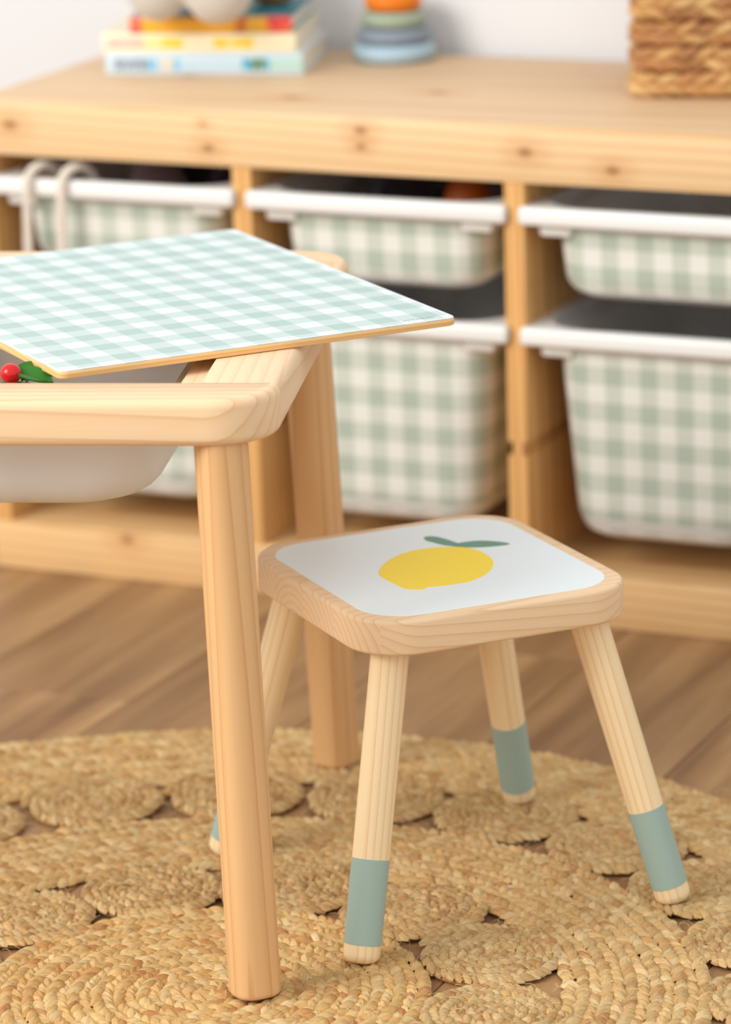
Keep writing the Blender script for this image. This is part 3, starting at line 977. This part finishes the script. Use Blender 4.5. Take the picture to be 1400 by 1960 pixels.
# ------------------------------------------------------------------ gingham board lying askew on the table
ba = math.radians(50.4)
BL, BWd, BT_ = .4375, .352, .0066
cr = Vector((.8735, -.7505))
e_ = Vector((math.cos(ba), math.sin(ba))); g_ = Vector((-math.sin(ba), math.cos(ba)))
bc = cr-e_*BWd/2+g_*BL/2
board = thing('gingham_board', 'thin sage gingham board lying askew across the pine table', 'board', (bc.x, bc.y, TZ+.0004), ba)
obj('plywood_sheet', slab(lambda ins: rrect(BWd-2*ins, BL-2*ins, max(.0085-ins, .002), 6), 0, BT_-.0006, .0012, 2), MAT['ply'], board)
obj('printed_face', slab(lambda ins: rrect(BWd-.0012-2*ins, BL-.0012-2*ins, max(.008-ins, .002), 6), BT_-.0008, BT_, .0002, 1), MAT['board_gingham'], board)
obj('white_border', loft([[(x, y, BT_+.00002) for x, y in rrect(BWd-.0014, BL-.0014, .008, 6)], [(x, y, BT_+.00012) for x, y in rrect(BWd-.0016, BL-.0016, .008, 6)],
     [(x, y, BT_+.00012) for x, y in rrect(BWd-.0052, BL-.0052, .0065, 6)], [(x, y, BT_+.00002) for x, y in rrect(BWd-.0054, BL-.0054, .0065, 6)]], False, False), MAT['seat_white'], board, smooth=False)
fc = bpy.data.curves.new('lettering', 'FONT')
fc.body = 'LIMMALAND.COM'; fc.size = .0036; fc.extrude = .00003
to = bpy.data.objects.new('lettering_curve', fc); COL.objects.link(to)
dg = bpy.context.evaluated_depsgraph_get(); dg.update()
tm = bpy.data.meshes.new_from_object(to.evaluated_get(dg))
bpy.data.objects.remove(to, do_unlink=True)
w_ = max(v.co.x for v in tm.vertices)
obj('printed_lettering', tm, MAT['lettering'], board, (BWd/2-.020-w_*.0, -BL/2+.0105, BT_+.00006), (0, 0, 0), smooth=False, label='tiny grey lettering near the board corner')
tmo = board.children[-1] if board.children else None
for ch in board.children:
    if ch.name.startswith('printed_lettering'): ch.location.x = BWd/2-.016-w_

# ------------------------------------------------------------------ the stool
SA = math.radians(48.3)
stool = thing('childrens_stool', 'small pine stool with a lemon printed on its white seat', 'stool', (.8475, -.7435, 0), SA)
SZ, STH = .286, .0295
sx_, sy_ = .2465, .266
so = lambda ins: rrect(sx_-2*ins, sy_-2*ins, .047-ins, 10)
seat = obj('seat', slab(so, SZ-STH, SZ, .0032, 4), MAT['seat_wood'], stool)
pan = lambda ins: rrect(sx_-.026-2*ins, sy_-.026-2*ins, .040-ins, 10)
obj('white_seat_panel', slab(pan, SZ-.0005, SZ+.0004, .0002, 1), MAT['seat_white'], stool)
def print_shape(name, outline, z0, z1, mat, label=None):
    b = bmesh.new()
    n = len(outline)
    # smooth closed outline (Catmull-Rom)
    P = [Vector(p) for p in outline]; Q = []
    for i in range(n):
        p0, p1, p2, p3 = P[i-1], P[i], P[(i+1) % n], P[(i+2) % n]
        for k in range(4):
            t = k/4
            Q.append(.5*((2*p1)+(p2-p0)*t+(2*p0-5*p1+4*p2-p3)*t*t+(3*p1-p0-3*p2+p3)*t**3))
    lo = [b.verts.new((q.x, q.y, z0)) for q in Q]; hi = [b.verts.new((q.x, q.y, z1)) for q in Q]
    m_ = len(Q)
    for i in range(m_):
        j = (i+1) % m_
        b.faces.new((lo[i], lo[j], hi[j], hi[i]))
    f = b.faces.new(hi)
    bmesh.ops.triangulate(b, faces=[f])
    bmesh.ops.recalc_face_normals(b, faces=list(b.faces))
    return obj(name, b, mat, stool, smooth=False, label=label)
LEMON = [(-0.0529, 0.0037), (-0.0426, 0.0195), (-0.0299, 0.0331), (-0.0127, 0.0454), (0.0039, 0.0504), (0.0191, 0.0495), (0.0324, 0.0448), (0.0439, 0.0363), (0.049, 0.0227), (0.0494, 0.005), (0.0457, -0.012), (0.0384, -0.0267), (0.028, -0.0396), (0.0145, -0.0505), (-0.0014, -0.0571), (-0.0168, -0.0575), (-0.0307, -0.0551), (-0.0354, -0.0542), (-0.0394, -0.0574), (-0.0443, -0.0573), (-0.0506, -0.052), (-0.0535, -0.0476), (-0.0539, -0.0419), (-0.0547, -0.0314), (-0.0556, -0.017), (-0.0556, -0.006)]
LEAFA = [(0.0254, 0.0804), (0.0297, 0.0829), (0.0355, 0.0786), (0.0397, 0.0682), (0.0421, 0.0569), (0.044, 0.0489), (0.0429, 0.0428), (0.0379, 0.0427), (0.0349, 0.0473), (0.0309, 0.0525), (0.0264, 0.065), (0.0241, 0.0722)]
LEAFB = [(0.042, 0.0511), (0.0538, 0.0512), (0.0652, 0.0477), (0.0759, 0.0376), (0.0812, 0.0286), (0.0768, 0.0262), (0.0658, 0.0277), (0.0545, 0.0312), (0.0433, 0.0376), (0.0379, 0.0427), (0.0367, 0.0483)]
print_shape('lemon_print', LEMON, SZ+.0003, SZ+.0006, MAT['lemon'], 'yellow lemon printed on the white seat')
print_shape('leaf_print', LEAFA, SZ+.0003, SZ+.0008, MAT['leaf'], 'short green leaf printed above the lemon')
print_shape('leaf_print', LEAFB, SZ+.0003, SZ+.0007, MAT['leaf'], 'long green leaf printed above the lemon')

lm = None
for sx in (-1, 1):
    for sy in (-1, 1):
        top = Vector((sx*.088, sy*.096, SZ-STH+.004)); foot = Vector((sx*.1445, sy*.1445, RUGZ+.0005))
        d = foot-top
        L = d.length
        if lm is None:
            b = leg_mesh('leg', L, .0158, .0150, .008)
            lm = bpy.data.meshes.new('leg'); b.to_mesh(lm); b.free(); lm.materials.append(MAT['stool_leg'])
            b = bmesh.new()
            z0, z1 = -L*.942, -L*.675
            rr_ = lambda z: .0158+(.0150-.0158)*(-z/L)+.00035
            rings = [[((rr_(z)-k)*math.cos(2*math.pi*i/40), (rr_(z)-k)*math.sin(2*math.pi*i/40), z) for i in range(40)] for z, k in ((z0, .0006), (z0+.0003, 0), ((z0+z1)/2, 0), (z1-.0003, 0), (z1, .0006))]
            loft(rings, False, False, b)
            bandm = bpy.data.meshes.new('painted_band'); b.to_mesh(bandm); b.free(); bandm.materials.append(MAT['sage'])
            LL = L
        o = obj('leg', lm, None, stool)
        o.rotation_mode = 'QUATERNION'; o.rotation_quaternion = (-d).to_track_quat('Z', 'Y'); o.location = top
        bd = obj('painted_band', bandm, None, o, label='sage green painted band')
